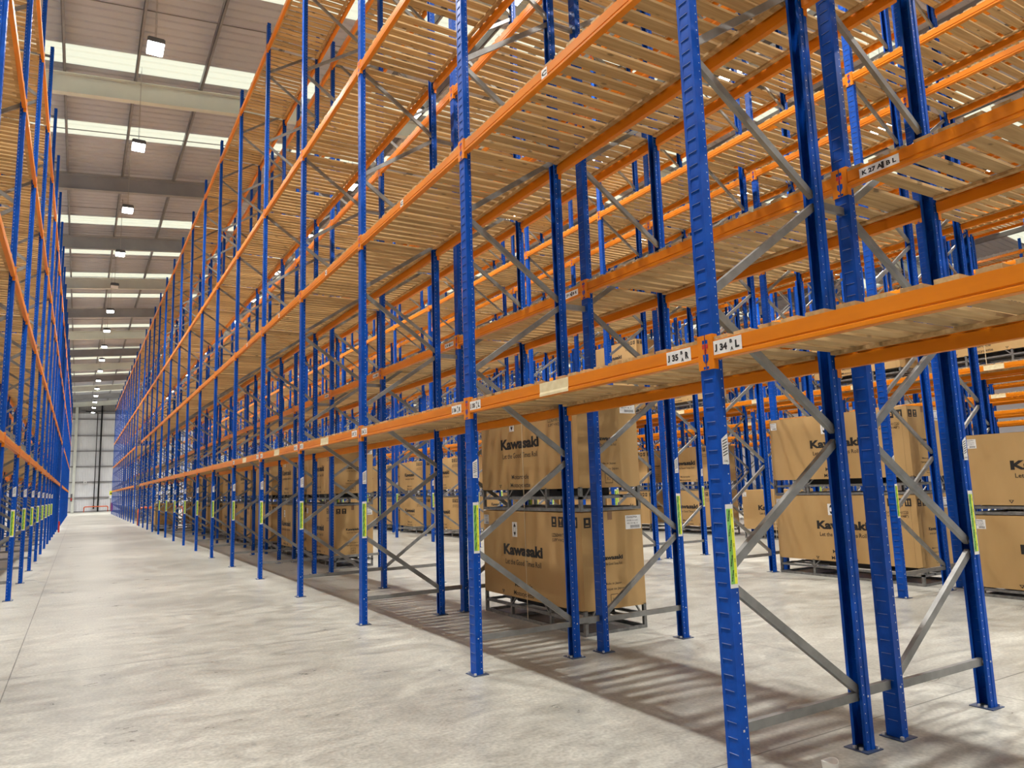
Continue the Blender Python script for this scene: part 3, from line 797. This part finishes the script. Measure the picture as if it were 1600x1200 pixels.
for i, k in enumerate((0, 1, 2, 4, 5, 6)):
    crate(12.0, P * k + 0.55, 3.522, 'cardboard crate on lowest beams of the third rack, %s from the camera' % ORD[i], near=i < 3)
crate(12.0, P * 5 + 0.55, 3.522 + U, 'cardboard crate stacked on another raised crate in the third rack', near=False)
crate(0.14, 34.0, 0.0, 'single cardboard crate at the front of the right-hand rack, far down the aisle', near=False)
for i, k in enumerate((4, 5, 6)):
    crate(-5.95, P * k + 0.668, 0.0, 'brown cardboard crate low in the left-hand rack, %s from the camera' % ORD[i], near=False)

# ------------------------------------------------------------------ building shell
X0, X1, Y0, Y1 = -12.0, 38.0, -14.0, 100.0
XR = 15.0                      # ridge
SL = 0.10
def roof_z(x): return 13.42 + SL * (x + 1.5) if x <= XR else 13.42 + SL * (XR + 1.5) - SL * (x - XR)
mb = MB(); mb.quad((X0, Y0, 0), (X1 - X0, 0, 0), (0, Y1 - Y0, 0), 'floor'); struct('floor', mb.mesh('floor'))
RIB = 1.0 / 3.0
def rib_profile(ya, yb):
    pts = []; y = ya
    while y < yb - 1e-6:
        pts += [(y, 0.0), (min(y + 0.20, yb), 0.0), (min(y + 0.235, yb), 0.035), (min(y + 0.298, yb), 0.035)]; y += RIB
    pts.append((yb, 0.0)); return pts
def roof_strip(mb, ya, yb, k):
    pr = rib_profile(ya, yb); n = len(pr)
    for xa, xb in ((X0, XR), (XR, X1)):
        vs = [(x, y, roof_z(x) + h) for x in (xa, xb) for y, h in pr]
        mb.add(vs, [(i, i + 1, n + i + 1, n + i) for i in range(n - 1)], k)
lights_y = []
y = 18.4 - 7 * 4.45
while y < Y1 - 2: lights_y.append(y); y += 4.45
mb = MB(); cur = Y0; wi = 1
for yc in lights_y:
    if yc < Y0 + 1: continue
    roof_strip(mb, cur, yc - 0.5, 'roof')
    w = MB(); roof_strip(w, yc - 0.5, yc + 0.5, 'rooflight'); struct('window_%d' % wi, w.mesh('rooflight')); wi += 1
    cur = yc + 0.5
roof_strip(mb, cur, Y1, 'roof'); struct('ceiling', mb.mesh('ceiling'))
# walls
def ribbed_wall(k1, k2, zs, pts):
    pass
mb = MB()
def wall_y(y, flip):
    n = int((X1 - X0) / 0.25)
    xs = []
    for i in range(n):
        a = X0 + i * 0.25; xs += [(a, 0), (a + 0.17, 0), (a + 0.19, 0.02), (a + 0.23, 0.02)]
    xs.append((X1, 0))
    for za, zb, k in ((0, 11.9, 'wall'), (11.9, 15.2, 'wall_grey')):
        vs = [(x, y + (h if flip else -h), z) for z in (za, zb) for x, h in xs]; m_ = len(xs)
        mb.add(vs, [(i, i + 1, m_ + i + 1, m_ + i) for i in range(m_ - 1)], k)
wall_y(Y1, True); struct('wall_back', mb.mesh('wall_back'))
mb = MB(); wall_y(Y0, False); struct('wall_front', mb.mesh('wall_front'))
mb = MB(); mb.quad((X0, Y0, 0), (0, Y1 - Y0, 0), (0, 0, 12.6), 'wall'); struct('wall_left', mb.mesh('wall_left'))
mb = MB(); mb.quad((X1, Y0, 0), (0, Y1 - Y0, 0), (0, 0, 13.0), 'wall'); struct('wall_right', mb.mesh('wall_right'))
# rails and columns on the far wall
ti = 1
for z in (1.72, 3.58, 5.44, 7.31, 9.19, 11.2, 12.1):
    mb = MB(); mb.box(X0, X1, Y1 - 0.20, Y1 - 0.03, z - 0.07, z + 0.07, 'dark_roof_steel'); struct('trim_%d' % ti, mb.mesh('wall_rail')); ti += 1
mb = MB(); mb.box(X0, X1, Y1 - 0.06, Y1 - 0.03, 0, 0.12, 'dark_roof_steel'); struct('baseboard_back', mb.mesh('baseboard'))
for i, x in enumerate((-3.45, 4.0, 11.5, 19.0, 26.5, 34.0)):
    mb = MB(); mb.box(x - 0.15, x + 0.15, Y1 - 0.50, Y1 - 0.47, 0, 12.6, 'rafter'); mb.box(x - 0.15, x + 0.15, Y1 - 0.24, Y1 - 0.21, 0, 12.6, 'rafter'); mb.box(x - 0.012, x + 0.012, Y1 - 0.47, Y1 - 0.24, 0, 12.6, 'rafter')
    o = obj('wall_column', mb.mesh('wall_column')); tag(o, 'pale steel column against the far wall, %s from the left' % ORD[i], 'column', 'steel columns at the far wall')
# rafters
RAF_DARK = {1, 2, 4, 6, 8, 10}  # rafter positions given the darker of the two tones
RAF = [18.95 + 7.1 * n for n in range(-4, 12)]
for i, y in enumerate(RAF):
    mb = MB()
    for xa, xb in ((X0, XR), (XR, X1)):
        za, zb = roof_z(xa) - 0.30, roof_z(xb) - 0.30
        for (t0, t1, w) in ((0.0, 0.02, 0.10), (-0.02, -0.53, 0.008), (-0.53, -0.55, 0.10)):
            hi, lo = max(t0, t1), min(t0, t1)
            mb.add([(xa, y - w, za + lo), (xa, y + w, za + lo), (xa, y + w, za + hi), (xa, y - w, za + hi), (xb, y - w, zb + lo), (xb, y + w, zb + lo), (xb, y + w, zb + hi), (xb, y - w, zb + hi)],
                   [(0, 3, 2, 1), (4, 5, 6, 7), (0, 1, 5, 4), (1, 2, 6, 5), (2, 3, 7, 6), (3, 0, 4, 7)], 'rafter_darker' if (i - 4) in RAF_DARK else 'rafter')
    o = obj('roof_rafter', mb.mesh('roof_rafter'))
    if i < 4: tag(o, 'steel roof rafter overhead, outside the picture above the camera', 'roof beam', 'roof rafters above the picture')
    else: tag(o, 'steel roof rafter crossing above the aisle, %s from the camera' % ORD[i - 4], 'roof beam', 'roof rafters across the aisle')
# purlins, one line each along the building, and tie rods
px_ = [-2.03 + 1.70 * n for n in range(-5, 23)]
for i, x in enumerate(px_):
    z = roof_z(x); mb = MB()
    mb.box(x - 0.006, x + 0.006, Y0, Y1, z - 0.25, z - 0.01, 'dark_roof_steel'); mb.box(x - 0.006, x + 0.065, Y0, Y1, z - 0.25, z - 0.235, 'dark_roof_steel')
    o = obj('roof_purlin', mb.mesh('roof_purlin'))
    nm = {-2: 'above left-hand rack', -1: 'left side of the aisle', 0: 'middle of the aisle', 1: 'right side of the aisle'}
    tag(o, 'grey roof purlin running away from the camera, %s from the left wall' % ORD[i], 'roof purlin', 'roof purlins')
for i, y in enumerate([15.5 + 3.55 * n for n in range(22)]):
    mb = MB()
    for xa, xb in ((X0, XR),): mb.bar((xa, y, roof_z(xa) - 0.18), (xb, y, roof_z(xb) - 0.18), 0.022, 0.022, 'wire' if i % 2 else 'dark_roof_steel')
    o = obj('tie_rod', mb.mesh('tie_rod')); tag(o, 'thin tie rod across the roof purlins, %s from the camera' % ORD[i], 'tie rod', 'roof tie rods')

# ------------------------------------------------------------------ high bay lamps
hm = MB(); hm.box(-0.17, 0.17, -0.26, 0.26, 0.0, 0.09, 'housing'); hm.box(-0.05, 0.05, -0.12, 0.12, 0.09, 0.16, 'housing')
for i in range(9): hm.box(-0.15, 0.15, -0.24 + i * 0.06, -0.235 + i * 0.06, 0.09, 0.12, 'housing')
HM = hm.mesh('lamp_housing'); lm = MB(); lm.box(-0.15, 0.15, -0.24, 0.24, -0.02, -0.001, 'lens'); LM = lm.mesh('lamp_lens')
dm = MB(); dm.box(-0.15, 0.15, -0.24, 0.24, -0.02, -0.001, 'pipe_white'); DM = dm.mesh('lamp_lens')
def lamp(x, y, label, group, on=True, near=True):
    o = obj('high_bay_lamp', None, None, (x, y, LAMP_Z)); o.empty_display_size = 0.2; tag(o, label, 'lamp', group)
    obj('lamp_housing', HM, o); obj('lamp_lens', LM if on else DM, o, label='glowing lens' if on else 'unlit lens')
    w = MB(); h = roof_z(x) - LAMP_Z - 0.03
    for yy in (-0.2, 0.2): w.bar((0, yy, 0.09), (0, yy * 0.6, h), 0.008, 0.008, 'wire', up=(1, 0, 0))
    obj('suspension_wire', w.mesh('suspension_wire'), o)
    if on:
        ld = LD.get('a')
        if ld is None:
            ld = bpy.data.lights.new('lamp_glow', 'AREA'); ld.shape = 'RECTANGLE'; ld.size = 0.24; ld.size_y = 0.24
            ld.energy = LAMP_WATTS; ld.spread = 2.25; ld.color = (1.0, 0.975, 0.92); LD['a'] = ld
        l_ = bpy.data.objects.new('lamp_glow', ld); COL.objects.link(l_); l_.parent = o; l_.location = (0, 0, -0.03)
LD = {}
LYS = [13.45 + 5.13 * n for n in range(-4, 16)]
for i, y in enumerate(LYS):
    if abs(y - 33.97) < 0.1:
        lamp(-1.88, 33.97, 'unlit high bay lamp hanging over the main aisle', 'unlit lamp', on=False)
        continue
    if i < 4: lamp(-1.88, y, 'lit high bay lamp over the main aisle, outside the picture above the camera', 'lamps above the picture')
    else:
        n = i - 4 - (1 if y > 34 else 0)
        lamp(-1.88, y, 'lit high bay lamp over the main aisle, %s from the camera' % ORD[n], 'lit lamps over the main aisle')
for ai, ax in enumerate((4.1, 10.03, 15.96, 21.89, 27.82)):
    for i, y in enumerate(LYS):
        lamp(ax, y, 'lit high bay lamp seen through the racks, over the %s aisle rightwards' % ORD[ai + 1], 'lamps over aisle %d' % (ai + 2))
for i, y in enumerate(LYS[2::1]): lamp(-7.9, y, 'lit high bay lamp over the aisle behind the left-hand rack', 'lamps behind the left-hand rack')

# ------------------------------------------------------------------ far end of the aisle
for i, (x, r_, z0, z1) in enumerate(((-1.25, 0.055, 0.5, 12.05), (-0.80, 0.09, 0.0, 13.3))):
    mb = MB(); yy = Y1 - 0.25
    if i == 0: mb.tube([(x, yy, z0), (x, yy, z1 - 0.1), (x - 0.1, yy, z1), (x - 1.3, yy, z1 + 0.1)], r_, 'black_pipe')
    else: mb.tube([(x, yy, z0), (x, yy, z1)], r_, 'black_pipe')
    o = obj('downpipe', mb.mesh('downpipe', True)); tag(o, ('thinner black pipe bending left at the top on the far wall', 'thicker black pipe running full height on the far wall')[i], 'pipe', None)
    if i == 0: mb2 = MB(); mb2.box(x - 0.09, x + 0.09, yy - 0.1, yy + 0.1, 0.35, 0.75, 'black_pipe'); obj('pipe_valve', mb2.mesh('pipe_valve'), o)
def hoop(name, pts, r_, label, cat, k='guard'):
    mb = MB(); mb.tube(pts, r_, k, 12)
    o = obj(name, mb.mesh(name, True)); tag(o, label, cat); return o
def arch(xa, ya, xb, yb, h, rad=0.15):
    a = Vector((xa, ya, 0)); b_ = Vector((xb, yb, 0)); d = (b_ - a).normalized(); up = Vector((0, 0, 1)); pts = [a]
    for t in range(6): an = math.pi / 2 * t / 5; pts.append(a + d * rad * (1 - math.cos(an)) + up * (h - rad + rad * math.sin(an)))
    for t in range(6): an = math.pi / 2 * (5 - t) / 5; pts.append(b_ - d * rad * (1 - math.cos(an)) + up * (h - rad + rad * math.sin(an)))
    pts.append(b_); return pts
hoop('guard_rail', arch(-2.25, 98.9, 0.25, 98.9, 0.62), 0.06, 'orange hoop guard rail standing before the far wall', 'guard rail')
hoop('guard_rail', arch(0.02, 43.0, 2.3, 43.0, 0.95, 0.2), 0.06, 'orange hoop guard rail at the cross passage in the right-hand rack', 'guard rail')
mb = MB(); mb.box(0.33, 0.67, 98.6, 98.603, 1.55, 2.45, 'white_sticker'); mb.box(0.35, 0.65, 98.595, 98.6, 1.95, 2.43, 'yellow_sticker')
mb.add([(0.39, 98.593, 2.05), (0.61, 98.593, 2.05), (0.50, 98.593, 2.32)], [(0, 1, 2)], 'black_ink'); mb.box(0.46, 0.54, 98.56, 98.60, 0, 1.55, 'galv')
o = obj('warning_sign', mb.mesh('warning_sign')); tag(o, 'yellow and white warning sign on a stand at end of the right-hand rack', 'sign')
mb = MB(); mb.tube([(0.62, 98.1, 0.35), (0.62, 98.1, 0.95), (0.62, 98.1, 1.02)], 0.09, 'red', 14); mb.tube([(0.62, 98.1, 1.0), (0.62, 98.1, 1.12)], 0.03, 'black_pipe'); mb.box(0.54, 0.70, 98.0, 98.2, 0, 0.35, 'red')
o = obj('fire_extinguisher', mb.mesh('fire_extinguisher')); tag(o, 'red fire extinguisher on a stand beside the warning sign', 'fire extinguisher')
mb = MB(); mb.box(-2.42, -2.08, 99.6, 99.80, 3.42, 3.80, 'pipe_white'); mb.box(-2.3, -2.2, 99.57, 99.6, 3.5, 3.6, 'black_ink')
o = obj('wall_unit', mb.mesh('wall_unit')); tag(o, 'small white unit fixed to the rails of the far wall', 'wall box')
mb = MB(); mb.box(-3.68, -3.5, 99.3, 99.46, 1.3, 2.2, 'housing'); mb.box(-3.66, -3.52, 99.28, 99.3, 1.4, 1.7, 'red'); o = obj('control_cabinet', mb.mesh('control_cabinet')); tag(o, 'dark control cabinet on the column at left of far wall', 'cabinet')
mb = MB(); mb.tube([(-3.62, 38.6, 0), (-3.62, 38.6, 0.48), (-3.62, 38.6, 0.52)], 0.035, 'red')
o = obj('guard_post', mb.mesh('guard_post')); tag(o, 'thin red marker post beside the left-hand rack feet', 'post')

# paper cup lying at the lower edge of the picture
def cup():
    mb = MB(); n = 28; H = 0.10
    rings = [(0.030, 0.0), (0.040, H * 0.95), (0.042, H), (0.039, H), (0.0375, H * 0.93), (0.028, 0.004)]
    vs = [(r * math.cos(2 * math.pi * i / n), r * math.sin(2 * math.pi * i / n), z + (0.012 * math.cos(2 * math.pi * i / n) ** 2 if z > 0.05 else 0)) for r, z in rings for i in range(n)]
    fs = [(j * n + i, j * n + (i + 1) % n, (j + 1) * n + (i + 1) % n, (j + 1) * n + i) for j in range(len(rings) - 1) for i in range(n)]
    fs += [tuple(range(n))[::-1], tuple((len(rings) - 1) * n + i for i in range(n))]
    mb.add(vs, fs, 'cup'); return mb.mesh('paper_cup', True)
o = obj('paper_cup', cup(), None, (0.427, -0.195, 0.0)); tag(o, 'white paper cup on the floor at the bottom picture edge', 'cup')
